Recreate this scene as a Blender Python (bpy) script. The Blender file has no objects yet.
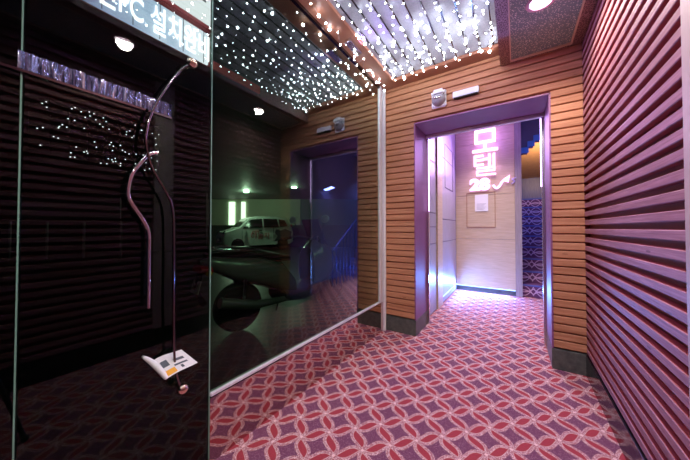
import bpy, bmesh, math, random
from mathutils import Vector, Matrix
random.seed(7)
S = bpy.context.scene
C = S.collection
PI = math.pi

# ------------------------------------------------------------------ helpers
def link(name, bm, mat=None, parent=None, smooth=False):
    me = bpy.data.meshes.new(name)
    bmesh.ops.recalc_face_normals(bm, faces=bm.faces)
    bm.to_mesh(me); bm.free()
    if smooth:
        for p in me.polygons: p.use_smooth = True
        try: me.set_sharp_from_angle(angle=math.radians(38))
        except Exception: pass
    o = bpy.data.objects.new(name, me)
    C.objects.link(o)
    if mat: me.materials.append(mat)
    if parent: o.parent = parent
    return o

def tag(o, label, cat, group=None, kind=None):
    o['label'] = label; o['category'] = cat
    if group: o['group'] = group
    if kind: o['kind'] = kind
    return o

def struct(o):
    o['kind'] = 'structure'; return o

def empty(name, loc=(0, 0, 0), rz=0.0):
    o = bpy.data.objects.new(name, None); C.objects.link(o)
    o.location = loc; o.rotation_euler = (0, 0, rz); o.empty_display_size = .05
    return o

def B(bm, x0, x1, y0, y1, z0, z1, bev=0.0, M=None):
    t = bmesh.new()
    bmesh.ops.create_cube(t, size=1)
    bmesh.ops.scale(t, vec=(x1 - x0, y1 - y0, z1 - z0), verts=t.verts)
    if bev: bmesh.ops.bevel(t, geom=t.edges[:], offset=bev, segments=2, affect='EDGES', clamp_overlap=True)
    bmesh.ops.translate(t, vec=((x0 + x1) / 2, (y0 + y1) / 2, (z0 + z1) / 2), verts=t.verts)
    if M: bmesh.ops.transform(t, matrix=M, verts=t.verts)
    merge(bm, t); return bm

def merge(bm, t):
    me = bpy.data.meshes.new('m'); t.to_mesh(me); t.free(); bm.from_mesh(me); bpy.data.meshes.remove(me)

def box(*a, **k): return B(bmesh.new(), *a, **k)

def smooth_path(pts, n=6):
    pts = [Vector(p) for p in pts]
    out = []
    for i in range(len(pts) - 1):
        p0 = pts[max(i - 1, 0)]; p1 = pts[i]; p2 = pts[i + 1]; p3 = pts[min(i + 2, len(pts) - 1)]
        for k in range(n):
            t = k / n
            out.append(.5 * ((2 * p1) + (p2 - p0) * t + (2 * p0 - 5 * p1 + 4 * p2 - p3) * t * t + (3 * p1 - p0 - 3 * p2 + p3) * t ** 3))
    out.append(pts[-1]); return out

def tube(bm, pts, r, seg=10, flat=1.0):
    pts = [Vector(p) for p in pts]
    rr = r if isinstance(r, (list, tuple)) else [r] * len(pts)
    rings = []; ref = None
    for i, p in enumerate(pts):
        d = (pts[min(i + 1, len(pts) - 1)] - pts[max(i - 1, 0)]).normalized()
        if ref is None:
            ref = Vector((1, 0, 0)) if abs(d.x) < .8 else Vector((0, 0, 1))
        a = (ref - d * ref.dot(d)).normalized(); b = d.cross(a); ref = a
        rings.append([bm.verts.new(p + a * math.cos(2 * PI * k / seg) * rr[i] * flat + b * math.sin(2 * PI * k / seg) * rr[i]) for k in range(seg)])
    for i in range(len(rings) - 1):
        for k in range(seg):
            bm.faces.new((rings[i][k], rings[i][(k + 1) % seg], rings[i + 1][(k + 1) % seg], rings[i + 1][k]))
    bm.faces.new(rings[0][::-1]); bm.faces.new(rings[-1])
    return bm

def loft(bm, secs, seg=20, pw=2.4):
    """secs: (x, cy, cz, ry, rz) ovals across the x axis"""
    rings = []
    for (x, cy, cz, ry, rz) in secs:
        ring = []
        for k in range(seg):
            a = 2 * PI * k / seg; ca, sa = math.cos(a), math.sin(a)
            ring.append(bm.verts.new((x, cy + ry * math.copysign(abs(ca) ** (2 / pw), ca), cz + rz * math.copysign(abs(sa) ** (2 / pw), sa))))
        rings.append(ring)
    for i in range(len(rings) - 1):
        for k in range(seg):
            bm.faces.new((rings[i][k], rings[i][(k + 1) % seg], rings[i + 1][(k + 1) % seg], rings[i + 1][k]))
    bm.faces.new(rings[0][::-1]); bm.faces.new(rings[-1])
    return bm

def lathe(bm, prof, M=None, seg=24):
    """prof: (r, z) pairs around z"""
    t = bmesh.new(); rings = []
    for r, z in prof:
        rings.append([t.verts.new((r * math.cos(2 * PI * k / seg), r * math.sin(2 * PI * k / seg), z)) for k in range(seg)])
    for i in range(len(rings) - 1):
        for k in range(seg):
            t.faces.new((rings[i][k], rings[i][(k + 1) % seg], rings[i + 1][(k + 1) % seg], rings[i + 1][k]))
    t.faces.new(rings[0][::-1]); t.faces.new(rings[-1])
    if M: bmesh.ops.transform(t, matrix=M, verts=t.verts)
    merge(bm, t); return bm

def prism(bm, poly, a0, a1, axis='y'):
    def P(u, v, a): return {'y': (u, a, v), 'x': (a, u, v), 'z': (u, v, a)}[axis]
    f = [bm.verts.new(P(u, v, a0)) for u, v in poly]; g = [bm.verts.new(P(u, v, a1)) for u, v in poly]
    n = len(poly)
    bm.faces.new(f); bm.faces.new(g[::-1])
    for i in range(n): bm.faces.new((f[i], g[i], g[(i + 1) % n], f[(i + 1) % n]))
    return bm

def ball(bm, c, r, sub=2, sc=(1, 1, 1)):
    t = bmesh.new(); bmesh.ops.create_icosphere(t, subdivisions=sub, radius=r)
    bmesh.ops.scale(t, vec=sc, verts=t.verts); bmesh.ops.translate(t, vec=c, verts=t.verts)
    merge(bm, t); return bm

def text_obj(name, body, size, M, mat, parent=None, ext=.002, bold=0.0, sx=1.0):
    cu = bpy.data.curves.new(name, 'FONT'); cu.body = body; cu.size = size; cu.extrude = ext; cu.offset = bold
    o = bpy.data.objects.new(name, cu); C.objects.link(o)
    bpy.context.view_layer.update()
    me = bpy.data.meshes.new_from_object(o); bpy.data.objects.remove(o)
    me.name = name; me.materials.clear(); me.materials.append(mat)
    me.transform(M @ Matrix.Diagonal((sx, 1, 1, 1)))
    o = bpy.data.objects.new(name, me); C.objects.link(o)
    if parent: o.parent = parent
    return o

def ON_X(x, y, z): return Matrix.Translation((x, y, z)) @ Matrix.Rotation(PI / 2, 4, 'Z') @ Matrix.Rotation(PI / 2, 4, 'X')
def ON_Y(x, y, z): return Matrix.Translation((x, y, z)) @ Matrix.Rotation(PI / 2, 4, 'X')

# ------------------------------------------------------------------ materials
class NT:
    def __init__(s, name):
        s.m = bpy.data.materials.new(name); s.m.use_nodes = True
        s.t = s.m.node_tree; s.t.nodes.clear(); s.out = s.N('ShaderNodeOutputMaterial')
    def N(s, ty, **kw):
        n = s.t.nodes.new(ty)
        for k, v in kw.items(): setattr(n, k, v)
        return n
    def L(s, a, b): s.t.links.new(a, b)
    def set(s, sock, v):
        if isinstance(v, bpy.types.NodeSocket): s.L(v, sock)
        else: sock.default_value = v
    def math(s, op, a, b=0.0, c=None, clamp=False):
        n = s.N('ShaderNodeMath', operation=op, use_clamp=clamp)
        s.set(n.inputs[0], a); s.set(n.inputs[1], b)
        if c is not None: s.set(n.inputs[2], c)
        return n.outputs[0]
    def mix(s, f, a, b, mode='MIX'):
        n = s.N('ShaderNodeMix', data_type='RGBA', blend_type=mode)
        s.set(n.inputs[0], f); s.set(n.inputs[6], a); s.set(n.inputs[7], b)
        return n.outputs[2]
    def coord(s): return s.N('ShaderNodeTexCoord').outputs['Object']
    def mapping(s, sc, v=None):
        n = s.N('ShaderNodeMapping'); s.L(v or s.coord(), n.inputs[0]); n.inputs['Scale'].default_value = sc
        return n.outputs[0]
    def noise(s, scale, v=None, detail=3, rough=.5):
        n = s.N('ShaderNodeTexNoise'); s.L(v or s.coord(), n.inputs['Vector'])
        n.inputs['Scale'].default_value = scale; n.inputs['Detail'].default_value = detail; n.inputs['Roughness'].default_value = rough
        return n.outputs[0]
    def ramp(s, f, stops):
        n = s.N('ShaderNodeValToRGB'); s.L(f, n.inputs[0]); e = n.color_ramp.elements
        while len(e) < len(stops): e.new(.5)
        for q, (p, c) in zip(e, stops): q.position = p; q.color = c
        return n.outputs[0]
    def bsdf(s, col, rough=.5, metal=0.0, spec=.5, bump=None, bstr=.3, emit=None, estr=0.0, coat=0.0):
        b = s.N('ShaderNodeBsdfPrincipled')
        s.set(b.inputs['Base Color'], col); s.set(b.inputs['Roughness'], rough); s.set(b.inputs['Metallic'], metal)
        b.inputs['Specular IOR Level'].default_value = spec; b.inputs['Coat Weight'].default_value = coat
        if emit is not None: s.set(b.inputs['Emission Color'], emit); b.inputs['Emission Strength'].default_value = estr
        if bump is not None:
            n = s.N('ShaderNodeBump'); n.inputs['Strength'].default_value = bstr; n.inputs['Distance'].default_value = .004
            s.L(bump, n.inputs['Height']); s.L(n.outputs[0], b.inputs['Normal'])
        s.L(b.outputs[0], s.out.inputs[0]); return s.m

def c4(r, g, b): return (r, g, b, 1)
def plain(name, col, rough=.5, metal=0.0, spec=.5, var=.12, scale=14, coat=0.0):
    n = NT(name); f = n.noise(scale)
    c = n.mix(f, c4(*[x * (1 - var) for x in col]), c4(*[min(1, x * (1 + var)) for x in col]))
    return n.bsdf(c, rough, metal, spec, coat=coat)
def emis(name, col, st):
    n = NT(name); e = n.N('ShaderNodeEmission'); e.inputs[0].default_value = c4(*col); e.inputs[1].default_value = st
    n.L(e.outputs[0], n.out.inputs[0]); return n.m

PITCH = .0665
def wood(name, along, warm, dark, pale):
    """along: 0 = boards run along x, 1 = along y"""
    n = NT(name); v = n.coord()
    sep = n.N('ShaderNodeSeparateXYZ'); n.L(v, sep.inputs[0])
    row = n.math('FLOOR', n.math('DIVIDE', sep.outputs[2], PITCH))
    wn = n.N('ShaderNodeTexWhiteNoise', noise_dimensions='1D'); n.L(row, wn.inputs['W'])
    off = n.math('MULTIPLY', wn.outputs[0], 7.0)
    cmb = n.N('ShaderNodeCombineXYZ')
    n.L(n.math('MULTIPLY_ADD', sep.outputs[along], 1.6, off), cmb.inputs[0])
    n.L(n.math('MULTIPLY', sep.outputs[1 - along], 26.0), cmb.inputs[1]); n.L(n.math('MULTIPLY', sep.outputs[2], 34.0), cmb.inputs[2])
    g = n.noise(2.6, cmb.outputs[0], 5, .62)
    base = n.ramp(g, [(.28, c4(*dark)), (.5, c4(*warm)), (.74, c4(*pale))])
    tint = n.mix(wn.outputs[0], c4(.80, .74, .72), c4(1.0, 1.0, 1.0))
    col = n.mix(1.0, base, tint, 'MULTIPLY')
    # knots
    kv = n.N('ShaderNodeCombineXYZ'); n.L(n.math('MULTIPLY_ADD', sep.outputs[along], 3.0, off), kv.inputs[0]); n.L(n.math('MULTIPLY', sep.outputs[2], 15), kv.inputs[1])
    vo = n.N('ShaderNodeTexVoronoi'); n.L(kv.outputs[0], vo.inputs['Vector']); vo.inputs['Scale'].default_value = 1.0
    k = n.math('LESS_THAN', vo.outputs['Distance'], .07)
    col = n.mix(n.math('MULTIPLY', k, .7), col, c4(dark[0] * .4, dark[1] * .4, dark[2] * .4))
    return n.bsdf(col, .6, 0, .35, bump=g, bstr=.25)

M = {}
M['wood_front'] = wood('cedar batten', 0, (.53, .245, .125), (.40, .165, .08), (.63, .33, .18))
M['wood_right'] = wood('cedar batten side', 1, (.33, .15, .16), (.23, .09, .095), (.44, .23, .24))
M['wood_back_and_shade'] = plain('dark red stained backing and batten shade', (.26, .035, .025), .6)
M['board'] = plain('reddish brown board', (.36, .15, .09), .45)
M['reveal'] = plain('mauve brown door lining', (.25, .085, .19), .5)
M['steel'] = plain('brushed steel', (.75, .75, .77), .22, 1.0, var=.05, scale=40)
M['chrome'] = plain('polished chrome', (.85, .84, .84), .06, 1.0, var=.02)
M['mirror_steel'] = plain('mirror steel', (.55, .45, .42), .035, 1.0, var=.03, scale=3)
M['tan_steel'] = plain('tan door post', (.42, .33, .26), .55, .0)
M['black'] = plain('black plastic', (.012, .012, .013), .4)
M['rubber'] = plain('tyre rubber', (.01, .01, .01), .8)
M['white'] = plain('white plastic', (.82, .82, .82), .35, var=.03)
M['handle_dark'] = plain('dark chrome', (.16, .15, .15), .10, 1.0, var=.03)
M['brass'] = plain('pale brass ball', (.78, .62, .48), .15, 1.0)
M['car_white'] = plain('white car paint', (.75, .78, .75), .25, 0, .5, var=.02, coat=.5)
M['car_glass'] = plain('car glass', (.01, .013, .012), .08)
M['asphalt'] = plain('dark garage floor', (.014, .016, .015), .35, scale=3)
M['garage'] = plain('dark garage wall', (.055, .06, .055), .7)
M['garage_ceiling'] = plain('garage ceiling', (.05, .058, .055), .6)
M['cream_wall'] = plain('cream garage wall', (.50, .52, .40), .7)
M['tarp'] = plain('pale grey sheeting', (.40, .46, .44), .7)
M['red_board'] = plain('dark red board', (.36, .02, .03), .5)
M['red_lens'] = plain('red lamp lens', (.60, .02, .02), .2)
M['scooter_grey'] = plain('dark silver scooter paint', (.13, .15, .14), .22, .3, coat=.6)
M['plate'] = plain('pale number plate', (.62, .66, .55), .5)
M['ink'] = plain('black ink', (.02, .02, .02), .6)
M['red_ink'] = plain('red lettering', (.55, .05, .04), .5)
M['blue_metal'] = plain('blue railing metal', (.10, .12, .55), .25, .5)
M['pipe'] = plain('grey pipe', (.3, .3, .3), .3, .8)

# stone skirting tiles
n = NT('dark stone tile'); f = n.noise(22, detail=6, rough=.65); f2 = n.noise(3.5, detail=2)
M['stone'] = n.bsdf(n.mix(f2, n.ramp(f, [(.3, c4(.05, .06, .055)), (.6, c4(.13, .145, .125)), (.8, c4(.26, .26, .22))]), c4(.05, .055, .05)), .35, bump=f, bstr=.2)
n = NT('black polished stone'); f = n.noise(8, detail=4)
M['blackstone'] = n.bsdf(n.ramp(f, [(.3, c4(.004, .004, .006)), (.8, c4(.02, .018, .025))]), .12)

# carpet : interlocking rings
n = NT('carpet of interlocking rings')
v = n.coord(); sep = n.N('ShaderNodeSeparateXYZ'); n.L(v, sep.inputs[0])
x = n.math('ADD', sep.outputs[0], .89); y = n.math('SUBTRACT', sep.outputs[1], 1.19)
LAT = 1 / (.1075 * 2)
p = n.math('MULTIPLY', n.math('ADD', x, y), LAT); q = n.math('MULTIPLY', n.math('SUBTRACT', x, y), LAT)
SW = .038
p_, q_ = p, q
p = n.math('MULTIPLY_ADD', n.math('SINE', n.math('MULTIPLY', q_, 2 * PI)), SW, p_)
q = n.math('MULTIPLY_ADD', n.math('SINE', n.math('MULTIPLY', p_, 2 * PI)), -SW, q_)
fp = n.math('ABSOLUTE', n.math('SUBTRACT', n.math('FRACT', p), .5)); fq = n.math('ABSOLUTE', n.math('SUBTRACT', n.math('FRACT', q), .5))
def dist(a, b): return n.math('SQRT', n.math('ADD', n.math('MULTIPLY', a, a), n.math('MULTIPLY', b, b)))
d1 = dist(n.math('SUBTRACT', 1.0, fp), fq); d2 = dist(fp, n.math('SUBTRACT', 1.0, fq))
w = n.math('SUBTRACT', n.math('MINIMUM', d1, d2), .7071)
wz = n.noise(420, detail=1); w2 = n.math('ADD', w, n.math('MULTIPLY', n.math('SUBTRACT', wz, .5), .05))
dots = n.N('ShaderNodeTexVoronoi'); n.L(v, dots.inputs['Vector']); dots.inputs['Scale'].default_value = 210
dd = dots.outputs['Distance']
pile = n.noise(160, detail=2)
RED = n.mix(pile, c4(.24, .018, .030), c4(.42, .060, .075))
PINK = n.mix(n.math('LESS_THAN', dd, .42), c4(.36, .15, .16), c4(.74, .55, .54))
PUR = n.mix(n.math('LESS_THAN', dd, .26), c4(.16, .050, .095), c4(.40, .22, .30))
isp = n.math('LESS_THAN', w2, .044)
isr = n.math('LESS_THAN', w2, -.076)
node_d = n.math('SUBTRACT', n.math('ADD', fp, fq), .93)
isn = n.math('GREATER_THAN', node_d, 0.0)
isl = n.math('LESS_THAN', n.math('ABSOLUTE', n.math('SUBTRACT', w2, -.072)), .008)
col = n.mix(isp, PUR, PINK); col = n.mix(isr, col, RED); col = n.mix(isl, col, c4(.62, .40, .36)); col = n.mix(isn, col, c4(.74, .52, .50))
M['carpet'] = n.bsdf(col, .85, 0, .25, bump=pile, bstr=.5)

# ceiling panels
n = NT('pale silver ceiling sheet'); f = n.noise(90, detail=3)
M['ceil_silver'] = n.bsdf(n.mix(f, c4(.22, .23, .27), c4(.42, .43, .49)), .7, .0)
n = NT('speckled grey ceiling board'); vo = n.N('ShaderNodeTexVoronoi'); n.L(n.coord(), vo.inputs['Vector']); vo.inputs['Scale'].default_value = 85
f = n.noise(120, detail=4)
M['ceil_speckle'] = n.bsdf(n.mix(n.math('LESS_THAN', vo.outputs['Distance'], .30), n.mix(f, c4(.16, .25, .26), c4(.30, .42, .42)), c4(.85, .92, .86)), .7, bump=f, bstr=.6)
n = NT('patterned dark trim'); vo = n.N('ShaderNodeTexVoronoi', feature='DISTANCE_TO_EDGE'); n.L(n.coord(), vo.inputs['Vector']); vo.inputs['Scale'].default_value = 75
M['trim'] = n.bsdf(n.mix(n.math('LESS_THAN', vo.outputs['Distance'], .12), c4(.12, .045, .035), c4(.42, .25, .22)), .4)
# hall wood veneer
def veneer(name, a, b, sc=(1, 1, 30), rough=.35):
    n = NT(name); g = n.noise(5, n.mapping(sc), 5, .6)
    return n.bsdf(n.ramp(g, [(.3, c4(*a)), (.7, c4(*b))]), rough, bump=g, bstr=.1)
M['veneer'] = veneer('pale oak veneer', (.50, .37, .24), (.68, .54, .38))
M['veneer_grey'] = veneer('greyed veneer', (.30, .25, .24), (.42, .35, .33), (14, 14, 1))
M['elevator'] = veneer('brushed lilac grey panel', (.30, .28, .34), (.44, .41, .48), (6, 30, 1))
M['stair_edge'] = plain('blue stair nosing', (.10, .14, .40), .3)
M['plaster'] = plain('warm plaster', (.62, .38, .20), .8)
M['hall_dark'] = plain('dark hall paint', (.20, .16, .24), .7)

def glass(name, tint, r0, boost):
    n = NT(name)
    geo = n.N('ShaderNodeNewGeometry')
    vm = n.N('ShaderNodeVectorMath', operation='DOT_PRODUCT'); n.L(geo.outputs['Incoming'], vm.inputs[0]); n.L(geo.outputs['Normal'], vm.inputs[1])
    cs = n.math('ABSOLUTE', vm.outputs['Value'])
    sch = n.math('MULTIPLY_ADD', n.math('POWER', n.math('SUBTRACT', 1.0, cs), 4.0), boost, r0, clamp=True)
    fac = n.math('MULTIPLY', sch, n.math('SUBTRACT', 1.0, geo.outputs['Backfacing']))
    tr = n.N('ShaderNodeBsdfTransparent'); tr.inputs[0].default_value = c4(*tint)
    gl = n.N('ShaderNodeBsdfGlossy'); gl.inputs['Roughness'].default_value = 0.0; gl.inputs[0].default_value = c4(.82, .95, .86)
    mx = n.N('ShaderNodeMixShader'); n.L(fac, mx.inputs[0]); n.L(tr.outputs[0], mx.inputs[1]); n.L(gl.outputs[0], mx.inputs[2])
    n.L(mx.outputs[0], n.out.inputs[0]); return n.m
M['glass'] = glass('green tinted glass', (.58, .72, .61), .018, 4.8)
M['glass_door'] = glass('dark tinted glass', (.40, .43, .41), .034, .5)
M['glass_edge'] = emis('x', (.2, .5, .4), .0)
n = NT('pale green glass edge'); M['glass_edge'] = n.bsdf(c4(.16, .32, .25), .2, emit=None)
# crinkled film
n = NT('crinkled silver film'); g = n.noise(7, n.mapping((1, 14, 2)), 4, .6)
M['film'] = n.bsdf(n.ramp(g, [(.35, c4(.03, .03, .08)), (.55, c4(.16, .17, .34)), (.75, c4(.85, .85, 1))]), .12, .8, bump=g, bstr=1.0)

LED = emis('white led bulb', (.86, .90, 1.0), 40)
M['led_dim'] = emis('tiny led dot', (.9, .92, 1), 9)
M['neon'] = emis('lilac white neon', (.80, .45, 1.0), 3.6)
M['purple_led'] = emis('violet led strip', (.75, .50, 1.0), 5)
M['blue_led'] = emis('blue led strip', (.22, .42, 1.0), 4.5)
M['lamp'] = emis('downlight lens', (1.0, .82, .92), 25)
M['garage_lamp'] = emis('garage lamp', (.75, 1.0, .80), 30)
M['light_column'] = emis('white light column', (.95, 1.0, .85), 3)
# sign faces
n = NT('printed sign face'); sp = n.N('ShaderNodeSeparateXYZ'); n.L(n.coord(), sp.inputs[0])
f = n.math('MULTIPLY_ADD', n.noise(9, detail=2), .3, n.math('MULTIPLY_ADD', sp.outputs[1], .9, .22))
cc = n.ramp(f, [(.10, c4(.13, .13, .28)), (.38, c4(.42, .52, .72)), (.60, c4(.85, .88, .98))])
M['sign_face'] = n.bsdf(cc, .4, emit=cc, estr=4.5)
M['sign_white'] = emis('white lit sign', (.93, .93, 1.0), 4.5)
M['sign_letter'] = emis('lit lettering', (.95, .97, 1.0), 8.0)
n = NT('newsprint'); f = n.noise(60, n.mapping((1, 1, 1)), 3)
M['paper'] = n.bsdf(n.mix(f, c4(.66, .68, .72), c4(.86, .87, .88)), .6)
M['yellow_ink'] = plain('orange print', (.85, .42, .03), .6)
M['dark_print'] = plain('dark print', (.08, .10, .13), .6)

# ------------------------------------------------------------------ room shell
GX, RX, FY = -1.26, .452, 2.74       # glass plane, right wall, front wall
OL, OR_, OT = -.91, .25, 2.28       # opening
ZR, ZL = 2.63, 2.76

fl = box(GX, RX, -2.6, FY, -.04, 0)
B(fl, OL - .04, OR_ + .75, FY, 5.31, -.04, 0)
struct(link('floor', fl, M['carpet']))
gr = box(-24, GX - .001, -4, 18, -.06, -.005)
struct(link('ground', gr, M['asphalt']))

# front wall: backing core + battens, opening cut out
def front_batten_rows():
    bm = bmesh.new(); z = .175; i = 0
    while z < ZL - .02:
        zt = min(z + .0555, ZL)
        prof_y0, prof_y1 = FY, FY + .022
        spans = [(GX + .0, OL), (OR_, RX - .0)] if z < OT - .01 else [(GX, RX)]
        for a, b in spans:
            t = bmesh.new(); prism(t, [(FY + .026, z - .008), (FY + .003, z), (FY, z + .004), (FY, zt - .003), (FY + .003, zt), (FY + .026, zt)], a, b, 'x'); merge(bm, t)
        z += PITCH; i += 1
    return bm
wf = bmesh.new()
B(wf, GX - .12, OL, FY + .024, 3.2, 0, 3.0); B(wf, OR_, RX + .1, FY + .024, 3.2, 0, 3.0); B(wf, OL, OR_, FY + .024, 3.2, OT, 3.0)
wall = struct(link('wall_front', wf, M['wood_back_and_shade']))
link('batten_cladding', front_batten_rows(), M['wood_front'], wall)
# smooth lining of the opening
rv = bmesh.new()
B(rv, OL - .001, OL + .012, FY - .004, 3.2, .165, OT); B(rv, OR_ - .012, OR_ + .001, FY - .004, 3.2, .165, OT); B(rv, OL, OR_, FY - .004, 3.2, OT - .012, OT + .001)
link('opening_lining', rv, M['reveal'], wall)

bb = bmesh.new()
B(bb, GX, OL + .014, FY - .012, 3.2, 0, .163, .003); B(bb, OR_ - .014, RX, FY - .012, 3.2, 0, .163, .003)
struct(link('baseboard_front', bb, M['stone']))

# right wall
wr = box(RX + .03, RX + .16, -2.6, 2.79, 0, ZL + .2)
wall_r = struct(link('wall_right', wr, M['wood_back_and_shade']))
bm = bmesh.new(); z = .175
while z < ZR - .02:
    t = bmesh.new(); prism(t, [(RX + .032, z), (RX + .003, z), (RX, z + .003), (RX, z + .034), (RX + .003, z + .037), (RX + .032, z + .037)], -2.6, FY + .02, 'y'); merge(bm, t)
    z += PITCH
bc = link('batten_cladding', bm, M['wood_right'], wall_r); bc.data.materials.append(M['wood_back_and_shade'])
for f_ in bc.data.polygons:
    if abs(f_.normal.z) > .9: f_.material_index = 1  # shade painted on batten tops and undersides with the dark backing colour
bm = bmesh.new()
for a, b in ((-2.6, -.6), (-.598, .55), (.552, 1.55), (1.552, FY - .013)): B(bm, RX - .008, RX + .03, a, b, 0, .163, .002)
struct(link('baseboard_right', bm, M['blackstone']))
# tan post at the picture's right edge
struct(link('trim_4', box(RX - .008, RX + .03, 1.10, 1.272, 0, ZR, .003), M['tan_steel']))

# ceiling
cl = box(GX - .02, -.09, -2.6, FY + .03, ZL, ZL + .05)
ceil = struct(link('ceiling', cl, M['ceil_silver']))
bm = bmesh.new()
for k in range(11):
    xx = -1.15 + k * .1
    B(bm, xx - .004, xx + .004, -2.6, 2.60, ZL - .008, ZL + .001)
link('panel_seam', bm, M['handle_dark'], ceil)
link('speckled_panel', box(-.03, .39, -2.6, 2.71, ZR, ZL + .05), M['ceil_speckle'], ceil)
link('panel_edge_strip', B(B(box(.377, .388, -2.6, 2.71, ZR - .014, ZR), -.03, .388, 2.695, 2.71, ZR - .014, ZR), -.030, -.022, -2.6, 2.71, ZR - .010, ZR), plain('pale beige edging', (.80, .66, .50), .4), ceil)
bm = box(-.105, -.030, -2.6, FY, ZR - .012, ZL + .04, .004)
struct(link('trim_1', bm, M['trim']))
bm = box(.385, RX + .03, -2.6, FY, ZR - .012, ZL + .04, .004); B(bm, -.03, .40, 2.711, FY, ZR - .012, ZL + .04, .004)
struct(link('trim_2', bm, M['trim']))
bm = box(GX, -.10, 2.60, FY + .01, ZL - .03, ZL, .002); B(bm, GX, GX + .17, -2.6, 2.62, ZL - .03, ZL, .002)
struct(link('trim_3', bm, M['board']))

# ------------------------------------------------------------------ glass wall, left
EDGE = .705
def pane(name, y0, y1, z0, z1, mat, parent=None, x=GX):
    return link(name, box(x - .012, x, y0, y1, z0, z1), mat, parent)
w1 = pane('window_1', EDGE + .006, 2.70, .345, ZL - .04, M['glass']); struct(w1)
link('glass_edge', box(GX - .014, GX + .001, EDGE + .001, EDGE + .006, 0.0, ZL - .04), M['glass_edge'], w1)
link('window_frame', B(box(GX - .02, GX + .022, 2.68, 2.738, 0, ZL - .03, .004), GX - .02, GX + .014, 2.60, 2.655, .345, ZL - .03, .004), plain('satin aluminium', (.86, .86, .90), .3, .4), w1)
link('frame_glazing_bead', box(GX + .02, GX + .032, 2.69, 2.705, 0, ZL - .03, .002), M['white'], w1)
link('sill_channel', box(GX - .02, GX + .012, EDGE + .006, 2.69, .325, .343, .003), plain('pale aluminium', (.82, .82, .88), .35, .3), w1)
link('kick_plate', box(GX - .02, GX + .004, EDGE + .006, 2.69, .0, .315, .001), M['mirror_steel'], w1)
link('head_channel', box(GX - .02, GX + .012, EDGE + .006, 2.69, ZL - .06, ZL - .03, .003), M['handle_dark'], w1)
w2 = pane('window_2', -2.6, .112, 0.0, ZL - .03, M['glass_door']); struct(w2)
link('glass_edge', box(GX - .014, GX + .001, .112, .116, 0, ZL - .03), M['glass_edge'], w2)

d1 = pane('door_1', .120, EDGE, .012, ZL - .04, M['glass_door']); struct(d1)
def hx(pts, x): return [(x, a, b) for a, b in pts]
hb = [(.585, 1.885), (.545, 1.84), (.49, 1.74), (.44, 1.62), (.42, 1.53), (.42, 1.47), (.44, 1.39), (.49, 1.30), (.515, 1.23), (.522, 1.1), (.523, .84), (.53, .6), (.545, .50), (.56, .46)]
bm = bmesh.new(); tube(bm, smooth_path(hx(hb, GX + .05), 6), .0048)
hd = link('door_handle', bm, M['handle_dark'], d1, True)
for (a, b) in ((.588, 1.89), (.563, .455)):
    bm = bmesh.new(); ball(bm, (GX + .05, a, b), .022, 3); tube(bm, [(GX, a, b), (GX + .05, a, b)], .008)
    link('handle_ball', bm, M['brass'], hd, True)
hs = [(.465, 1.46), (.435, 1.445), (.405, 1.40), (.38, 1.35), (.37, 1.28), (.385, 1.24), (.42, 1.18), (.438, 1.13), (.44, 1.05), (.44, .83)]
bm = bmesh.new(); tube(bm, smooth_path(hx(hs, GX + .03), 6), .0075)
hd2 = link('door_handle', bm, M['chrome'], d1, True)
bm = bmesh.new()
for (a, b) in ((.44, .87), (.375, 1.32)): tube(bm, [(GX, a, b), (GX + .03, a, b)], .005)
link('handle_standoff', bm, M['chrome'], hd2, True)
d1.data.update()
# crinkled film strip and thin rail on the door
bm = bmesh.new()
N_ = 60
pr_ = [(.105 + (.525 - .105) * k / N_, GX + .006 + .003 * math.sin(k * 1.9) + .002 * math.sin(k * .73)) for k in range(N_ + 1)]
prev = None
for yy, xx in pr_:
    cur = [bm.verts.new((xx, yy, 1.635)), bm.verts.new((xx, yy, 1.69)), bm.verts.new((GX + .001, yy, 1.69)), bm.verts.new((GX + .001, yy, 1.635))]
    if prev:
        for k in range(4): bm.faces.new((prev[k], prev[(k + 1) % 4], cur[(k + 1) % 4], cur[k]))
    else: bm.faces.new(cur)
    prev = cur
bm.faces.new(prev)
st = link('film_strip', bm, M['film'], d1)
link('door_rail', box(GX, GX + .010, .0, .525, 1.625, 1.634, .001), M['handle_dark'], d1)

# ------------------------------------------------------------------ signs behind the glass
sg = empty('lit_sign', (GX - .03, .45, 2.05)); tag(sg, 'long lit sign with pale Korean lettering over the dark glass door, lower of two', 'sign')
sgp = link('sign_panel', box(-.012, .0, -.42, .255, -.078, .078, .002), M['sign_face'], sg)
text_obj('sign_lettering', '성인PC 설치완비', .135, ON_X(.002, -.235, -.05), M['sign_letter'], sg, .002, .001, .53)
for k in range(7): link('panel_joint', box(.0, .003, -.34 + k * .095, -.338 + k * .095, -.078, .078), M['handle_dark'], sg)
sg2 = empty('lit_sign', (GX - .03, .45, 2.28)); tag(sg2, 'white lit sign with small black lettering at the very top of the glass door', 'sign')
link('sign_panel', box(-.012, 0, -.42, .275, -.10, .12, .002), M['sign_white'], sg2)
text_obj('sign_lettering', '무인장비 ㅡ', .085, ON_X(.002, -.13, -.03), M['ink'], sg2, .001, .001, .9)
tag(link('sign_backing_board', B(box(GX - .075, GX - .06, -.2, .74, 1.985, 2.22, .002), GX - .075, GX - .06, .74, 1.05, 1.985, 2.03, .002), M['red_board']), 'dark red board behind the two lit signs over the glass door', 'board')

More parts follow.
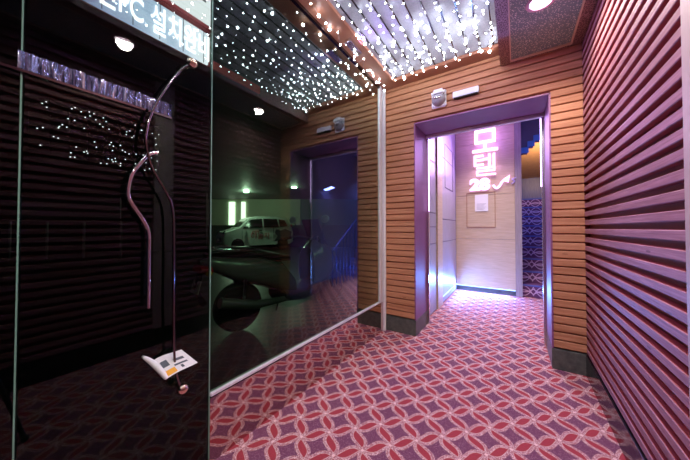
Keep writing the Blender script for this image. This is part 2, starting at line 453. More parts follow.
# tiny lights hung behind the door
nl = empty('net_light', (GX - .10, .33, 1.61)); tag(nl, 'net of tiny white lights hanging behind the dark glass door below the silver strip', 'net light')
bm = bmesh.new()
tube(bm, [(0, -.20, 0), (0, .20, 0)], .0015, 6)
for k in range(9): tube(bm, [(0, -.19 + k * .0475, 0), (.003, -.19 + k * .0475, -.21)], .0007, 5)
link('wire', bm, M['black'], nl)
bmm = bmesh.new(); ball(bmm, (0, 0, 0), .0022, 1); b0 = link('bulb', bmm, M['led_dim'], nl); b0.location = (.002, .1, -.02)
for k in range(85):
    b = b0.copy(); C.objects.link(b); b.parent = nl
    t = random.random(); b.location = (random.uniform(-.004, .004), -.19 + .38 * (random.random() ** .7), -.01 - .2 * t)

# newspaper tucked between handle and glass
np_ = empty('newspaper', (GX + .03, .525, .575)); np_.scale = (.75, .78, .75); tag(np_, 'folded newspaper tucked behind the long door handle near its lower ball', 'newspaper')
def sheet(pts_a, th, dz):
    """pts_a: rows of 3-D points -> a thin thick sheet"""
    bm = bmesh.new(); g = [[bm.verts.new(Vector(p) + Vector((0, 0, dz))) for p in row] for row in pts_a]
    h = [[bm.verts.new(Vector(p) + Vector((th, 0, dz - th))) for p in row] for row in pts_a]
    R, K = len(g), len(g[0])
    for i in range(R - 1):
        for j in range(K - 1):
            bm.faces.new((g[i][j], g[i][j + 1], g[i + 1][j + 1], g[i + 1][j])); bm.faces.new((h[i][j], h[i + 1][j], h[i + 1][j + 1], h[i][j + 1]))
    for i in range(R - 1):
        bm.faces.new((g[i][0], g[i + 1][0], h[i + 1][0], h[i][0])); bm.faces.new((g[i][-1], h[i][-1], h[i + 1][-1], g[i + 1][-1]))
    for j in range(K - 1):
        bm.faces.new((g[0][j], h[0][j], h[0][j + 1], g[0][j + 1])); bm.faces.new((g[-1][j], g[-1][j + 1], h[-1][j + 1], h[-1][j]))
    return bm
def quad_pt(u, v, wob=.0):
    # corners as (x,y,z) relative: far-left, near-left, near-right, far-right
    A = Vector((-.02, -.075, .045)); Bq = Vector((.06, -.045, -.045)); Cq = Vector((.075, .085, -.020)); D = Vector((.0, .035, .060))
    P = (A * (1 - u) + D * u) * (1 - v) + (Bq * (1 - u) + Cq * u) * v
    return P + Vector((0, 0, wob * math.sin(u * 4) * .5))
for i, (dz, name) in enumerate(((0, 'front_sheet'), (-.004, 'middle_sheet'), (-.009, 'back_sheet'))):
    rows = [[quad_pt(u / 8 + (0.0 if i == 0 else .10 * i), v / 6 - .04 * i, .008) for u in range(9)] for v in range(7)]
    link(name, sheet(rows, .0008, dz), M['paper'], np_)
def patch(u0, u1, v0, v1, mat, name):
    rows = [[quad_pt(u0 + (u1 - u0) * a / 4, v0 + (v1 - v0) * b / 4, .008) for a in range(5)] for b in range(5)]
    link(name, sheet(rows, .0004, .0016), mat, np_)
bm = bmesh.new(); tube(bm, smooth_path([(-.05, -.115, .075), (-.02, -.085, .04), (.03, -.06, -.005), (.062, -.045, -.045)], 4), [.006, .008, .010, .012, .013, .014, .014, .014, .014, .013, .012, .010, .006], 12)
link('rolled_fold', bm, M['paper'], np_, True)
patch(.08, .42, .72, .96, M['yellow_ink'], 'orange_print')
for (a, b, c_, d_) in ((.45, .95, .62, .70), (.55, .95, .35, .48), (.10, .35, .25, .55), (.62, .72, .75, .9)): patch(a, b, c_, d_, M['dark_print'], 'printed_block')

# ------------------------------------------------------------------ string lights on the ceiling
bmm = bmesh.new(); ball(bmm, (0, 0, 0), .0085, 2)
bulb_mesh = link('bulb', bmm, LED).data; bpy.data.objects.remove(bpy.data.objects['bulb.001'] if 'bulb.001' in bpy.data.objects and bpy.data.objects['bulb.001'].parent is None else [o for o in C.objects if o.name.startswith('bulb') and o.parent is None][0])
XS = [-1.19, -1.05, -.95, -.85, -.75, -.65, -.55, -.45, -.35, -.25, -.16]
where = ['running closest to the glass wall', 'second from the glass wall', 'third from the glass wall', 'fourth from the glass wall', 'fifth from the glass wall',
         'along the middle of the silver ceiling', 'fifth from the patterned beam', 'fourth from the patterned beam', 'third from the patterned beam', 'second from the patterned beam', 'running closest to the patterned beam']
for i, X in enumerate(XS):
    s_ = empty('light_string', (X, 1.0, ZL - .012))
    tag(s_, 'white star light string on the ceiling, ' + where[i], 'light string', 'white light strings under the silver ceiling')
    pts = []
    yy = -1.55
    while yy < 1.62:
        pts.append((random.uniform(-.028, .028), yy, -random.uniform(.012, .10) if X < -1.1 else -random.uniform(.008, .055)))
        yy += random.uniform(.055, .115) if yy < .9 else random.uniform(.035, .07)
    bm = bmesh.new(); tube(bm, [(a, b, min(c_ + .008, -.002)) for a, b, c_ in pts], .0013, 5); link('wire', bm, M['pipe'], s_)
    for a, b, c_ in pts:
        o = bpy.data.objects.new('bulb', bulb_mesh); C.objects.link(o); o.parent = s_; o.location = (a, b, c_)
        k = random.choice((.5, .6, .75, .9, 1.25)); o.scale = (k, k, k)

# ------------------------------------------------------------------ downlights
for (x, y, lab) in ((.15, 2.10, 'round ceiling downlight in the speckled panel above the doorway'), (.06, .74, 'round ceiling downlight in the speckled panel above the glass door'), (.15, -.75, 'round ceiling downlight in the speckled panel behind the camera')):
    d = empty('downlight', (x, y, ZR)); tag(d, lab, 'downlight', None)
    bm = bmesh.new(); lathe(bm, [(.058, .0), (.082, .0), (.084, -.004), (.078, -.009), (.062, -.010), (.058, -.004)]); link('trim_ring', bm, plain('pink white ring', (.75, .45, .60), .3), d, True)
    bm = bmesh.new(); lathe(bm, [(.0005, -.004), (.058, -.004), (.058, -.001), (.0005, -.001)]); link('lens', bm, M['lamp'], d)
    L_ = bpy.data.lights.new('downlight_lamp', 'SPOT'); L_.energy = 80; L_.color = (1, .88, .80); L_.spot_size = math.radians(150); L_.spot_blend = .6; L_.shadow_soft_size = .05
    lo = bpy.data.objects.new('downlight_lamp', L_); C.objects.link(lo); lo.parent = d; lo.location = (0, 0, -.016)

# ------------------------------------------------------------------ wall camera and bar
cam_d = empty('security_camera', (-.645, FY, 2.475)); cam_d.scale = (1.15, 1.15, 1.15); tag(cam_d, 'white dome security camera on the timber wall above the doorway', 'security camera')
bm = box(-.062, .062, -.022, .002, -.085, .065, .008); B(bm, -.055, .058, -.075, -.018, .0, .062, .02)
link('housing', bm, M['white'], cam_d, True)
bm = bmesh.new(); lathe(bm, [(.058, 0), (.058, .012), (.050, .03), (.036, .046), (.014, .056), (.001, .058)], Matrix.Translation((0, -.020, -.018)) @ Matrix.Rotation(PI / 2 + .5, 4, 'X'))
link('dome', bm, plain('smoked dome', (.42, .42, .44), .2), cam_d, True)
bm = bmesh.new()
for k in range(-1, 2): ball(bm, (k * .022, -.078, -.022), .010, 2)
link('lens', bm, M['chrome'], cam_d, True)
wb = empty('wall_bar_light', (-.395, FY, 2.46)); tag(wb, 'slim white bar box on the timber wall right of the dome camera', 'bar light')
link('casing', box(-.115, .115, -.035, .002, -.032, .030, .005), M['white'], wb, True)
link('underside_strip', box(-.105, .105, -.038, -.004, -.039, -.031, .001), M['black'], wb)

# ------------------------------------------------------------------ entrance hall beyond the opening
HZ = 3.3
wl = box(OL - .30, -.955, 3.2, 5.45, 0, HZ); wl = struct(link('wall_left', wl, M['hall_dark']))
link('wall_column', box(-.96, -.925, 3.80, 4.09, 0, HZ, .003), M['veneer'], wl)
ev1 = bmesh.new()
for z0, z1 in ((.01, .93), (.94, 1.16), (1.17, 1.35), (1.36, 2.05), (2.06, HZ)): B(ev1, -.958, -.945, 3.215, 3.79, z0, z1, .002)
link('wall_panel', ev1, M['elevator'], wl)
ev2 = bmesh.new()
for z0, z1 in ((.01, .93), (.94, 1.28), (1.29, 2.25), (2.26, HZ)): B(ev2, -.958, -.945, 4.10, 5.235, z0, z1, .002)
link('wall_panel', ev2, M['elevator'], wl)
bm = bmesh.new(); B(bm, -.945, -.940, 4.35, 4.95, 1.80, 1.806); B(bm, -.945, -.940, 4.35, 4.356, 1.8, 2.5); B(bm, -.945, -.940, 4.35, 4.95, 2.5, 2.506); B(bm, -.945, -.940, 4.95, 4.956, 1.8, 2.506)
link('panel_line', bm, M['black'], wl)
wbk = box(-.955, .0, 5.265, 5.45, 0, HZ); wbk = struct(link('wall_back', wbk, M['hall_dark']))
bm = bmesh.new()
for z0, z1 in ((.08, .95), (.954, 1.74), (1.744, 2.68), (2.684, HZ)):
    B(bm, -.945, -.012, 5.25, 5.27, z0, z1, .0015)
link('veneer_panel', bm, M['veneer'], wbk)
link('skirting', box(-.945, -.012, 5.258, 5.27, 0, .078), M['stone'], wbk)
link('corner_pilaster', box(-.010, .085, 5.235, 5.46, 0, HZ, .003), M['veneer_grey'], wbk)
bm = bmesh.new()
x0, x1, z0, z1 = -.76, -.30, 1.16, 1.79
B(bm, x0, x1, 5.243, 5.251, z0, z0 + .008); B(bm, x0, x1, 5.243, 5.251, z1 - .008, z1); B(bm, x0, x0 + .008, 5.243, 5.251, z0, z1); B(bm, x1 - .008, x1, 5.243, 5.251, z0, z1)
link('inset_outline', bm, M['board'], wbk)
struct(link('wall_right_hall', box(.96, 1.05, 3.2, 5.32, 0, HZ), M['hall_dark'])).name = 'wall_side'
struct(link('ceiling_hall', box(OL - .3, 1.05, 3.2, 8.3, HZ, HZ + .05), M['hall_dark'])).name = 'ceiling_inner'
# header rail and frame of the inner glass door
hr = bmesh.new(); B(hr, OL + .012, OR_ - .012, 3.15, 3.20, OT - .045, OT - .012, .003)
dr = struct(link('door_2', hr, plain('pale header rail', (.80, .80, .86), .3, .2)))
link('door_sensor', box(-.58, -.40, 3.13, 3.17, OT - .045, OT - .013, .006), M['white'], dr)
link('door_jamb', B(box(OL + .012, OL + .035, 3.16, 3.20, 0.0, OT - .05, .002), OR_ - .035, OR_ - .012, 3.16, 3.20, 0.0, OT - .05, .002), M['steel'], dr)
for X, z0, z1, lab in ((OL + .040, 1.35, 2.2, 'violet light strip on the left frame of the inner doorway'), (OR_ - .040, 1.55, 2.22, 'violet light strip on the right frame of the inner doorway')):
    t = tag(link('light_strip', box(X - .005, X + .005, 3.15, 3.16, z0, z1, .002), M['purple_led']), lab, 'light strip')
# blue floor strip
bs = tag(link('floor_light_strip', B(box(-.94, -.02, 5.245, 5.256, .085, .098), -.944, -.934, 4.15, 5.24, .10, .11), M['blue_led']), 'blue light strip running low along the pale hall panelling', 'light strip')

# neon sign on back wall
ns = empty('neon_sign', (-.45, 5.25, 2.5)); tag(ns, 'glowing lilac Korean letter sign on the hall back wall', 'sign')
def strokes(name, lst, d=.03):
    bm = bmesh.new()
    for (a, b, c_, e_) in lst: B(bm, a, b, -d - .01, -.012, c_, e_, .004)
    link(name, bm, M['neon'], ns)
T = .052
strokes('top_letter', [(-.165, .165, .36, .36 + T), (-.165, .165, .16, .16 + T), (-.165, -.165 + T, .16, .41), (.165 - T, .165, .16, .41), (-.026, .026, .05, .17), (-.20, .20, .01, .01 + T)])
q = .036
strokes('middle_letter', [(-.18, -.18 + q, -.23, -.04), (-.18, -.02, -.04 - q, -.04), (-.18, -.02, -.15, -.15 + q), (-.18, -.02, -.235, -.235 + q),
                          (-.03, .05, -.14, -.14 + q), (.05, .05 + q, -.26, -.035), (.12, .12 + q, -.26, -.035),
                          (-.14, .156, -.29, -.29 + .028), (.128, .156, -.335, -.27), (-.14, .156, -.345, -.345 + .028), (-.14, -.112, -.40, -.33), (-.14, .165, -.415, -.415 + .028)])
text_obj('number_letters', '28', .27, ON_Y(-.245, -.018, -.66), M['neon'], ns, .012, .014, 1.15)
bm = bmesh.new(); tube(bm, smooth_path([(.12, -.02, -.60), (.17, -.02, -.655), (.22, -.02, -.62), (.26, -.02, -.55), (.33, -.02, -.49)], 5), [.016] * 21, 8); prism(bm, [(.26, -.53), (.35, -.57), (.37, -.45)], -.035, -.012, 'y')
link('arrow', bm, M['neon'], ns)
bm = bmesh.new(); tube(bm, smooth_path([(.46, -.015, -.50), (.40, -.015, -.52), (.44, -.015, -.56), (.39, -.015, -.60)], 5), .008, 8); link('small_mark', bm, plain('unlit lilac tube', (.5, .4, .7), .4), ns)
bm = bmesh.new()
for (a, c_) in ((-.1, .2), (.1, .2), (-.1, -.2), (.1, -.2), (-.15, -.55), (.1, -.55), (.25, -.55), (.43, -.55)): tube(bm, [(a, -.015, c_), (a, .001, c_)], .006, 8)
link('standoff', bm, M['steel'], ns)
nt = empty('notice', (-.515, 5.243, 1.60)); tag(nt, 'white paper notice taped to the hall panel below the glowing letters', 'notice')
link('paper_sheet', box(-.105, .105, -.003, .0, -.15, .15), plain('white paper', (.85, .83, .85), .6, var=.03), nt)
bm = bmesh.new()
for k in range(6): B(bm, -.075, .075 - .02 * (k % 3), -.0045, -.003, -.02 - k * .02, -.014 - k * .02)
link('print_line', bm, plain('grey print', (.45, .43, .5), .6), nt)

# stairs
stt = bmesh.new(); nose = bmesh.new(); N_ST = 9; RI, GO = .20, .22
for k in range(N_ST):
    B(stt, .085, .96, 5.32 + k * GO, 5.32 + N_ST * GO + .8, k * RI, (k + 1) * RI - .001)
    B(nose, .085, .96, 5.312 + k * GO, 5.335 + k * GO, (k + 1) * RI - .022, (k + 1) * RI + .002, .003)
n = NT('stair carpet'); v = n.coord(); sp = n.N('ShaderNodeSeparateXYZ'); n.L(v, sp.inputs[0])
zz = n.math('FRACT', n.math('DIVIDE', sp.outputs[2], RI)); xx = n.math('FRACT', n.math('DIVIDE', n.math('ADD', sp.outputs[0], .03), .26))
ax = n.math('MULTIPLY', n.math('ABSOLUTE', n.math('SUBTRACT', xx, .5)), 2.0)
def band(c_, amp):
    t = n.math('ABSOLUTE', n.math('SUBTRACT', zz, n.math('MULTIPLY_ADD', n.math('MULTIPLY', ax, ax), amp, c_)))
    return n.math('LESS_THAN', t, .045)
l = n.math('MAXIMUM', n.math('MAXIMUM', band(.10, .75), band(.90, -.75)), n.math('MAXIMUM', band(.40, .3), band(.55, -.3)))
isz = n.noise(200)
M['stair_carpet'] = n.bsdf(n.mix(l, n.mix(isz, c4(.10, .03, .10), c4(.18, .05, .14)), c4(.62, .42, .55)), .8)
sc_ = struct(link('staircase', stt, M['stair_carpet'])); link('nosing', nose, M['stair_edge'], sc_)
struct(link('wall_landing', box(.0, .96, 8.1, 8.2, 0, HZ), veneer('dusky landing panel', (.12, .13, .26), (.20, .20, .36), (10, 10, 1)))).name = 'wall_landing'
struct(link('wall_stair_left', box(.0, .084, 5.46, 8.1, 0, HZ), M['hall_dark'])).name = 'wall_stair'
struct(link('wall_stair_right', box(.961, 1.05, 5.32, 8.1, 0, HZ), M['hall_dark'])).name = 'wall_stair_side'
# sloping plaster soffit and stepped blue edge
bm = bmesh.new(); prism(bm, [(5.75, 3.05), (8.1, 2.42), (8.1, 2.50), (5.75, 3.13)], .084, .96, 'x'); struct(link('ceiling_slope', bm, M['plaster'])).name = 'ceiling_slope'
bm = bmesh.new()
stp = [(.086, 2.50), (.18, 2.50), (.18, 2.60), (.265, 2.60), (.265, 2.69), (.35, 2.69), (.35, 2.78), (.47, 2.78), (.47, 2.9), (.60, 2.9), (.60, 3.0), (.955, 3.0), (.955, 3.28), (.086, 3.28)]
stp = [(a, b - .03) for a, b in stp]
prism(bm, stp, 5.56, 5.68, 'y'); te = struct(link('trim_5', bm, M['hall_dark']))
bm = bmesh.new()
for (a0, a1, b0) in ((.086, .18, 2.47), (.18, .265, 2.57), (.265, .35, 2.66), (.35, .47, 2.75), (.47, .60, 2.87)): B(bm, a0, a1 + .02, 5.545, 5.56, b0 + .001, b0 + .10)
link('blue_step_edge', bm, plain('blue painted step edge', (.16, .36, .75), .5), te)

# blue railing right of the hall
rl = empty('stair_railing', (.55, 4.2, 0)); tag(rl, 'blue metal railing with slim posts inside the hall, mirrored in the glass wall', 'railing')
bm = bmesh.new(); tube(bm, [(0, 0, .68), (0, .95, 1.35)], .018, 10); link('handrail', bm, M['blue_metal'], rl, True)
for k in range(8):
    yk = .02 + k * .13
    bm = bmesh.new(); tube(bm, [(0, yk, 0), (0, yk, .68 + .705 * yk)], .011, 8); link('post', bm, M['blue_metal'], rl, True)

# ------------------------------------------------------------------ garage beyond the glass
FX, FYv = -.549, .835       # direction the picture looks along
rt = Vector((.835, .549, 0)); fw = Vector((-.549, .835, 0))
def at(u, depth, z=0.0):
    return fw * depth + rt * ((u - 345) / 260 * depth) + Vector((0, 0, z))
def wall_between(name, a, b, z0, z1, th, mat, parent=None):
    a = Vector(a); b = Vector(b); d = (b - a); L = math.hypot(d.x, d.y); ang = math.atan2(d.y, d.x)
    Mx = Matrix.Translation((a.x, a.y, 0)) @ Matrix.Rotation(ang, 4, 'Z')
    bm = box(0, L, 0, th, z0, z1, M=Mx); return link(name, bm, mat, parent)
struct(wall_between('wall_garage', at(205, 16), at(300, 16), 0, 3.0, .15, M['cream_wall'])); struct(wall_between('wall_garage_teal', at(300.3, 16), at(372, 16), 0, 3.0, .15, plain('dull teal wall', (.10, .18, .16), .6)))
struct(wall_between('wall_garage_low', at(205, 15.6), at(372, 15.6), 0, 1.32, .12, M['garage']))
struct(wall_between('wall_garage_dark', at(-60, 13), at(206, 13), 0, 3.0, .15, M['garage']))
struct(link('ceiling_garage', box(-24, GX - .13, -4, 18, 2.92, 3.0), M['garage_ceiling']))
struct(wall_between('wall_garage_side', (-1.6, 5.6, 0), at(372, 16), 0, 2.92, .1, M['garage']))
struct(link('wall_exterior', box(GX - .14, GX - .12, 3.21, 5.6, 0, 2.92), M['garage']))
# pale sheeting with thin frame seen through the door
tp = wall_between('pale_sheeting', at(18, 10), at(120, 10), 1.50, 2.32, .04, M['tarp']); tag(tp, 'pale sheeting strip along the street side of the garage, seen through the door', 'sheeting')
a_, b_ = at(10, 9.8), at(121, 9.8)
fr = empty('barrier_rail', a_); tag(fr, 'long metal barrier rail below the pale sheeting in the garage', 'barrier')
bm = bmesh.new(); tube(bm, [(0, 0, 1.42), tuple((b_ - a_) + Vector((0, 0, 1.40)))], .03, 8); link('rail', bm, M['pipe'], fr)
for k in range(4):
    p_ = (b_ - a_) * (k / 3); bm = bmesh.new(); tube(bm, [(p_.x, p_.y, 0), (p_.x, p_.y, 1.40)], .04, 8); link('post', bm, M['pipe'], fr)
for u, w_, lab in ((231.5, 6, 'wider white light column on the far garage wall behind the car'), (243, 4, 'narrow white light column on the far garage wall behind the car')):
    a = at(u - w_ / 2, 15.9); b = at(u + w_ / 2, 15.9)
    t = wall_between('light_column', a, b, 1.0, 2.75, .08, M['light_column']); tag(t, lab, 'light column')
for u, d_, lab in ((246, 12.6, 'left greenish ceiling lamp in the garage above the car'), (294, 11.2, 'right greenish ceiling lamp in the garage above the scooter'), (180, 6.5, 'greenish ceiling lamp in the garage nearest the glass door')):
    P = at(u, d_, 2.925)
    if u == 180: continue
    g_ = empty('garage_ceiling_light', P); tag(g_, lab, 'ceiling lamp')
    bm = bmesh.new(); lathe(bm, [(.001, -.05), (.10, -.05), (.12, -.02), (.12, .004), (.001, .004)]); link('lamp_lens', bm, M['garage_lamp'], g_, True)
    bm = bmesh.new(); lathe(bm, [(.12, -.012), (.15, -.012), (.15, .003), (.12, .003)]); link('lamp_ring', bm, M['pipe'], g_, True)
    L_ = bpy.data.lights.new('garage_lamp_light', 'POINT'); L_.energy = 95 if u == 246 else 14; L_.color = (.84, 1.0, .80); L_.shadow_soft_size = .12
    lo = bpy.data.objects.new('garage_lamp_light', L_); C.objects.link(lo); lo.parent = g_; lo.location = (0, 0, -.12)

# car ------------------------------------------------------------
def make_car():
    root = empty('car', (0, 0, 0))
    tag(root, 'small white hatchback with red Korean lettering parked in the garage beyond the glass', 'car')
    # side profile, front at -x
    prof = [(-1.68, .34), (-1.70, .62), (-1.62, .84), (-1.05, 1.02), (-.55, 1.46), (-.20, 1.56), (.75, 1.58), (1.35, 1.50), (1.62, 1.05), (1.68, .80), (1.68, .36), (1.5, .26), (-1.5, .24)]
    bm = bmesh.new(); nP = len(prof); rings = []
    for (yy, sh) in ((-.78, .955), (-.74, .99), (-.6, 1.0), (0, 1.0), (.6, 1.0), (.74, .99), (.78, .955)):
        ring = []
        for (px, pz) in prof:
            tuck = .0 if pz < 1.03 else (pz - 1.0) * .26 * (1 if abs(yy) > .5 else 0)
            ring.append(bm.verts.new((px * sh, yy - math.copysign(tuck, yy) if yy else 0, .26 + (pz - .26) * (1 if abs(yy) < .7 else .985))))
        rings.append(ring)
    for i in range(len(rings) - 1):
        for k in range(nP): bm.faces.new((rings[i][k], rings[i][(k + 1) % nP], rings[i + 1][(k + 1) % nP], rings[i + 1][k]))
    bm.faces.new(rings[0][::-1]); bm.faces.new(rings[-1])
    link('body', bm, M['car_white'], root, True)
    for s in (-1, 1):
        for nm, poly in (('side_window', [(-.86, 1.03), (-.48, 1.40), (.05, 1.45), (.05, 1.05)]), ('side_window', [(.12, 1.05), (.12, 1.45), (.80, 1.45), (.88, 1.07)]), ('quarter_window', [(.95, 1.09), (.90, 1.44), (1.22, 1.40), (1.35, 1.12)])):
            bm = bmesh.new(); vs = []
            for (px, pz) in poly:
                yb = s * (.79 - max(0, pz - 1.0) * .26)
                vs.append((bm.verts.new((px, yb, pz)), bm.verts.new((px, yb - s * .03, pz))))
            k = len(vs); bm.faces.new([a for a, b in vs]); bm.faces.new([b for a, b in vs][::-1])
            for i in range(k): bm.faces.new((vs[i][0], vs[i][1], vs[(i + 1) % k][1], vs[(i + 1) % k][0]))
            link(nm, bm, M['car_glass'], root)
        bm = bmesh.new(); ball(bm, (-.72, s * .88, 1.07), .085, 2, (.8, 1, .8)); link('wing_mirror', bm, M['car_white'], root, True)
        bm = bmesh.new()
        for dx in (-.90, .60): B(bm, dx, dx + .012, s * .775 - .012, s * .775 + .012, .42, 1.04)
        link('door_seam', bm, M['black'], root)
        bm = box(-.12, .02, s * .79 - .02, s * .79 + .02, .90, .93, .005); B(bm, .78, .90, s * .79 - .02, s * .79 + .02, .92, .95, .005); link('door_handle', bm, M['black'], root)
        for x_ in (-1.08, 1.08):
            Mx = Matrix.Translation((x_, s * .70, .29)) @ Matrix.Rotation(PI / 2, 4, 'X')
            bm = bmesh.new(); lathe(bm, [(.16, -.10), (.27, -.10), (.29, -.07), (.29, .07), (.27, .10), (.16, .10)], Mx); wz_ = link('wheel', bm, M['rubber'], root, True)
            bm = bmesh.new(); lathe(bm, [(.001, -.085), (.17, -.085), (.17, .085), (.001, .085)], Mx)
            for k in range(5):
                B(bm, -.02, .02, -.095, .095, .02, .16, M=Matrix.Translation((x_, s * .70, .29)) @ Matrix.Rotation(k * 2 * PI / 5, 4, 'Y'))
            link('wheel_rim', bm, M['steel'], wz_)
        bm = bmesh.new(); ball(bm, (-1.56, s * .58, .80), .13, 2, (.9, .9, .8)); link('headlight', bm, M['steel'], root, True)
        link('tail_lamp', box(1.52, 1.64, s * .62 - .08, s * .62 + .08, .85, 1.2, .02), M['red_lens'], root)
    bm = bmesh.new(); vs = [(-.97, 1.06, .60), (-.53, 1.455, .50)]
    q_ = [bm.verts.new(p_) for p_ in ((-1.00, -.62, 1.07), (-1.00, .62, 1.07), (-.56, .52, 1.465), (-.56, -.52, 1.465))]; q2 = [bm.verts.new((a.co.x + .03, a.co.y, a.co.z - .04)) for a in q_]
    bm.faces.new(q_); bm.faces.new(q2[::-1])
    for i in range(4): bm.faces.new((q_[i], q2[i], q2[(i + 1) % 4], q_[(i + 1) % 4]))
    link('windscreen', bm, M['car_glass'], root)
    link('grille', box(-1.72, -1.66, -.4, .4, .42, .58, .02), M['black'], root)
    link('number_plate', box(-1.735, -1.71, -.22, .22, .46, .56), M['plate'], root)
    for s in (-1,):
        text_obj('side_lettering', '야놀자', .34, Matrix.Translation((-.52, -.80, .55)) @ Matrix.Rotation(PI / 2, 4, 'X'), M['red_ink'], root, .006, .0)
        text_obj('side_small_lettering', 'yanolja', .13, Matrix.Translation((-.46, -.79, .84)) @ Matrix.Rotation(PI / 2, 4, 'X'), M['red_ink'], root, .004, .002)
        bm = bmesh.new(); prism(bm, [(.62, .40), (1.50, .55), (1.55, .85), (1.20, .98), (.95, .90), (.72, .98), (.66, .80), (.80, .65)], -.80, -.79, 'y'); link('side_graphic', bm, M['dark_print'], root)
    return root
car = make_car()
P = at(256, 13.9); car.location = P; car.rotation_euler = (0, 0, math.radians(33.3 + 38)); car.scale = (1.07, 1.05, 1.12)

# motor scooter ----------------------------------------------------
def make_scooter():
    r = empty('motor_scooter', (0, 0, 0)); tag(r, 'black and grey maxi scooter with red tail lamp parked just behind the glass wall', 'motor scooter')
    # x forward; rear wheel at 0
    for x_, R in ((0, .27), (1.40, .28)):
        Mx = Matrix.Translation((x_, 0, R)) @ Matrix.Rotation(PI / 2, 4, 'X')
        bm = bmesh.new(); lathe(bm, [(R - .09, -.05), (R - .03, -.065), (R, -.03), (R, .03), (R - .03, .065), (R - .09, .05)], Mx, 32); w_ = link('wheel', bm, M['rubber'], r, True)
        bm = bmesh.new(); lathe(bm, [(.02, -.04), (.06, -.05), (.06, .05), (.02, .04)], Mx)
        for k in range(6): B(bm, -.013, .013, -.02, .02, .04, R - .08, M=Matrix.Translation((x_, 0, R)) @ Matrix.Rotation(k * PI / 3, 4, 'Y'))
        link('wheel_hub', bm, M['pipe'], w_)
    bm = loft(bmesh.new(), [(-.42, 0, .80, .05, .03), (-.30, 0, .78, .12, .08), (-.05, 0, .70, .17, .14), (.25, 0, .64, .20, .18), (.50, 0, .55, .20, .20), (.68, 0, .40, .17, .14)]); link('rear_fairing', bm, M['scooter_grey'], r, True)
    bm = loft(bmesh.new(), [(-.36, 0, .88, .06, .03), (-.20, 0, .90, .14, .05), (.10, 0, .88, .16, .06), (.30, 0, .82, .17, .06), (.50, 0, .78, .14, .05), (.66, 0, .76, .07, .04)]); link('seat', bm, M['black'], r, True)
    bm = loft(bmesh.new(), [(.50, 0, .32, .20, .09), (.80, 0, .28, .22, .08), (1.05, 0, .34, .20, .12), (1.15, 0, .50, .15, .12)]); link('footboard', bm, M['black'], r, True)
    bm = loft(bmesh.new(), [(.98, 0, .60, .18, .28), (1.10, 0, .66, .24, .32), (1.25, 0, .66, .22, .30), (1.42, 0, .64, .15, .20), (1.58, 0, .60, .05, .08)]); link('front_fairing', bm, M['scooter_grey'], r, True)
    bm = bmesh.new(); B(bm, -.012, .012, -.19, .19, 0, .38, .01, M=Matrix.Translation((1.20, 0, .93)) @ Matrix.Rotation(-.45, 4, 'Y')); link('windscreen', bm, plain('smoked screen', (.03, .04, .045), .1), r)
    bm = bmesh.new(); tube(bm, smooth_path([(.90, -.34, 1.00), (1.00, -.20, 1.03), (1.08, 0, 1.00), (1.00, .20, 1.03), (.90, .34, 1.00)], 5), .013); link('handlebar', bm, M['pipe'], r, True)
    for s in (-1, 1):
        bm = bmesh.new(); tube(bm, [(.93, s * .29, 1.01), (.87, s * .39, .985)], .019); link('grip', bm, M['rubber'], r, True)
        bm = bmesh.new(); tube(bm, smooth_path([(1.0, s * .20, 1.03), (1.03, s * .28, 1.15), (1.0, s * .33, 1.24)], 4), .006, 8); ml = link('mirror_stalk', bm, M['black'], r, True)
        bm = bmesh.new(); ball(bm, (1.0, s * .35, 1.27), .075, 3, (.25, 1.15, .72)); link('mirror_head', bm, M['white'], ml, True)
        bm = bmesh.new(); tube(bm, [(0, s * .10, .27), (.02, s * .13, .62)], .022, 10); link('shock_absorber', bm, M['chrome'], r, True)
        bm = bmesh.new(); tube(bm, [(1.40, s * .09, .28), (1.22, s * .07, .72)], .022, 10); link('fork', bm, M['pipe'], r, True)
        bm = bmesh.new(); ball(bm, (-.36, s * .12, .70), .035, 2); link('turn_signal', bm, M['yellow_ink'], r, True)
    bm = loft(bmesh.new(), [(-.46, 0, .735, .04, .02), (-.43, 0, .735, .13, .045), (-.33, 0, .72, .15, .05)]); link('tail_lamp', bm, M['red_lens'], r, True)
    bm = bmesh.new(); tube(bm, smooth_path([(.1, -.17, .88), (-.2, -.20, .93), (-.40, -.12, .93), (-.46, 0, .93), (-.40, .12, .93), (-.2, .20, .93), (.1, .17, .88)], 5), .012, 8); link('grab_rail', bm, M['chrome'], r, True)
    Mp = Matrix.Translation((-.44, 0, .56)) @ Matrix.Rotation(.25, 4, 'Y')
    pl_ = link('number_plate', box(-.004, .004, -.105, .105, -.065, .065, .003, M=Mp), M['plate'], r)
    text_obj('plate_number', '2012', .075, Mp @ Matrix.Translation((-.006, .085, -.03)) @ Matrix.Rotation(-PI / 2, 4, 'Z') @ Matrix.Rotation(PI / 2, 4, 'X'), M['ink'], pl_, .001)
    bm = bmesh.new(); tube(bm, [(-.40, 0, .70), (-.43, 0, .50), (-.36, 0, .36)], .03, 8); link('plate_bracket', bm, M['black'], r)
    bm = bmesh.new(); tube(bm, [(.55, -.16, .28), (.1, -.19, .30), (-.28, -.19, .40)], [.03, .05, .055], 14); link('exhaust', bm, M['pipe'], r, True)
    bm = bmesh.new(); tube(bm, [(.62, .12, .26), (.66, .26, .02)], .012, 8); link('kickstand', bm, M['pipe'], r)
    return r
sc1 = make_scooter(); sc1.location = (-2.62, 1.80, 0); sc1.rotation_euler = (0, 0, math.radians(81))

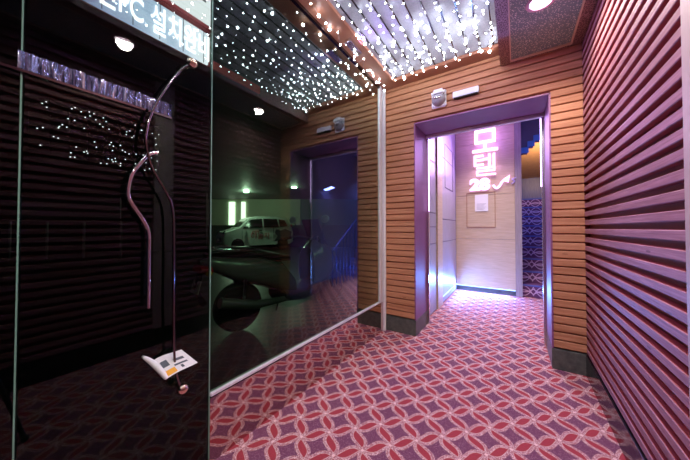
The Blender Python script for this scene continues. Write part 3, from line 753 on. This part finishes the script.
# tripod under the camera, mirrored in the glass ------------------
tr = empty('tripod', (0, 0, 0)); tag(tr, 'black photo tripod standing below the camera, its leg mirrored in the door glass', 'tripod')
for k, (fx_, fy_) in enumerate(((-.30, .24), (.34, .10), (-.05, -.36))):
    bm = bmesh.new(); tube(bm, [(fx_, fy_, 0.01), (fx_ * .5, fy_ * .5, .46)], .011, 10); tube(bm, [(fx_ * .55, fy_ * .55, .42), (fx_ * .06, fy_ * .06, .90)], .016, 10); lg = link('leg', bm, M['black'], tr, True)
    bm = bmesh.new(); ball(bm, (fx_, fy_, .016), .016, 2); link('rubber_foot', bm, M['rubber'], lg, True)
bm = bmesh.new(); lathe(bm, [(.001, .84), (.045, .84), (.05, .90), (.03, .93), (.018, .94), (.018, 1.00), (.001, 1.00)]); link('tripod_head', bm, M['black'], tr, True)

# ------------------------------------------------------------------ lights of the place
def area(name, loc, size, energy, col, tgt, sy=None, spread=None):
    L_ = bpy.data.lights.new(name, 'AREA'); L_.energy = energy; L_.color = col; L_.size = size
    if sy: L_.shape = 'RECTANGLE'; L_.size_y = sy
    if spread: L_.spread = math.radians(spread)
    o = bpy.data.objects.new(name, L_); C.objects.link(o); o.location = loc
    o.rotation_euler = (Vector(tgt) - Vector(loc)).to_track_quat('-Z', 'Y').to_euler(); return o
area('neon_sign_light', (-.45, 5.12, 2.45), .5, 26, (.66, .38, 1.0), (-.3, 2.5, 1.0), .9)
area('blue_strip_light', (-.5, 5.20, .16), .8, 42, (.12, .30, 1.0), (-.5, 4.4, -.25), .05)
area('blue_strip_side_light', (-.90, 4.6, .16), .8, 18, (.15, .32, 1.0), (.3, 4.6, .0), .05)
area('hall_ceiling_light', (-.35, 4.35, HZ - .03), .5, 24, (1.0, .88, .80), (-.35, 4.4, 0), None, 80)
area('stair_warm_light', (.50, 6.3, 2.45), .3, 9, (1.0, .62, .32), (.45, 7.2, 2.9))
area('stair_blue_light', (.45, 5.75, 2.35), .35, 10, (.18, .28, 1.0), (.45, 6.4, .6))
area('stair_edge_light', (.55, 5.0, 2.2), .2, 2, (.2, .3, 1.0), (.3, 5.6, 2.7))
area('railing_light', (.85, 4.5, 2.0), .2, 5, (.2, .25, 1.0), (.5, 4.6, .8))

L_ = bpy.data.lights.new('neon_glow', 'POINT'); L_.energy = 14; L_.color = (.46, .22, 1.0); L_.shadow_soft_size = .2
lo = bpy.data.objects.new('neon_glow', L_); C.objects.link(lo); lo.location = (-.40, 4.95, 2.75)
w = bpy.data.worlds.new('night'); S.world = w; w.use_nodes = True
w.node_tree.nodes['Background'].inputs[0].default_value = (.35, .45, .8, 1); w.node_tree.nodes['Background'].inputs[1].default_value = .02

# violet lamps added near the glass side to tint the right wall purple
for k, yk in enumerate((1.0, 1.9)):
    v_ = empty('added_violet_washer', (GX + .10, yk, ZL - .03)); tag(v_, 'added slim violet wash lamp under the brown ceiling board beside the glass, ' + ('nearer the camera' if k == 0 else 'nearer the timber wall'), 'added wash lamp', 'added violet wash lamps')
    link('casing', box(-.03, .03, -.10, .10, -.03, .002, .004), M['steel'], v_)
    a_ = area('added_violet_light', (0, 0, 0), .06, 11, (.50, .28, 1.0), (1, 0, 0), .2, 140)
    a_.parent = v_; a_.location = (.03, 0, -.045); a_.rotation_euler = (Vector((1.6, 0, -1.1))).to_track_quat('-Z', 'Y').to_euler()

# ------------------------------------------------------------------ camera
cd = bpy.data.cameras.new('camera'); cam = bpy.data.objects.new('camera', cd); C.objects.link(cam)
cam.location = (0, 0, 1.15); cam.rotation_euler = (PI / 2 + math.radians(1.0), 0, math.atan(171 / 260))
cd.sensor_width = 36; cd.lens = 36 * 260 / 690; cd.shift_y = -6.6 / 690; cd.clip_start = .02
S.camera = cam
S.view_settings.view_transform = 'Standard'; S.view_settings.look = 'None'; S.view_settings.gamma = 1; S.view_settings.use_curve_mapping = False
S.view_settings.exposure = 0.08
S.cycles.max_bounces = 10; S.cycles.transparent_max_bounces = 24; S.cycles.use_denoising = True
S.cycles.sample_clamp_indirect = 6
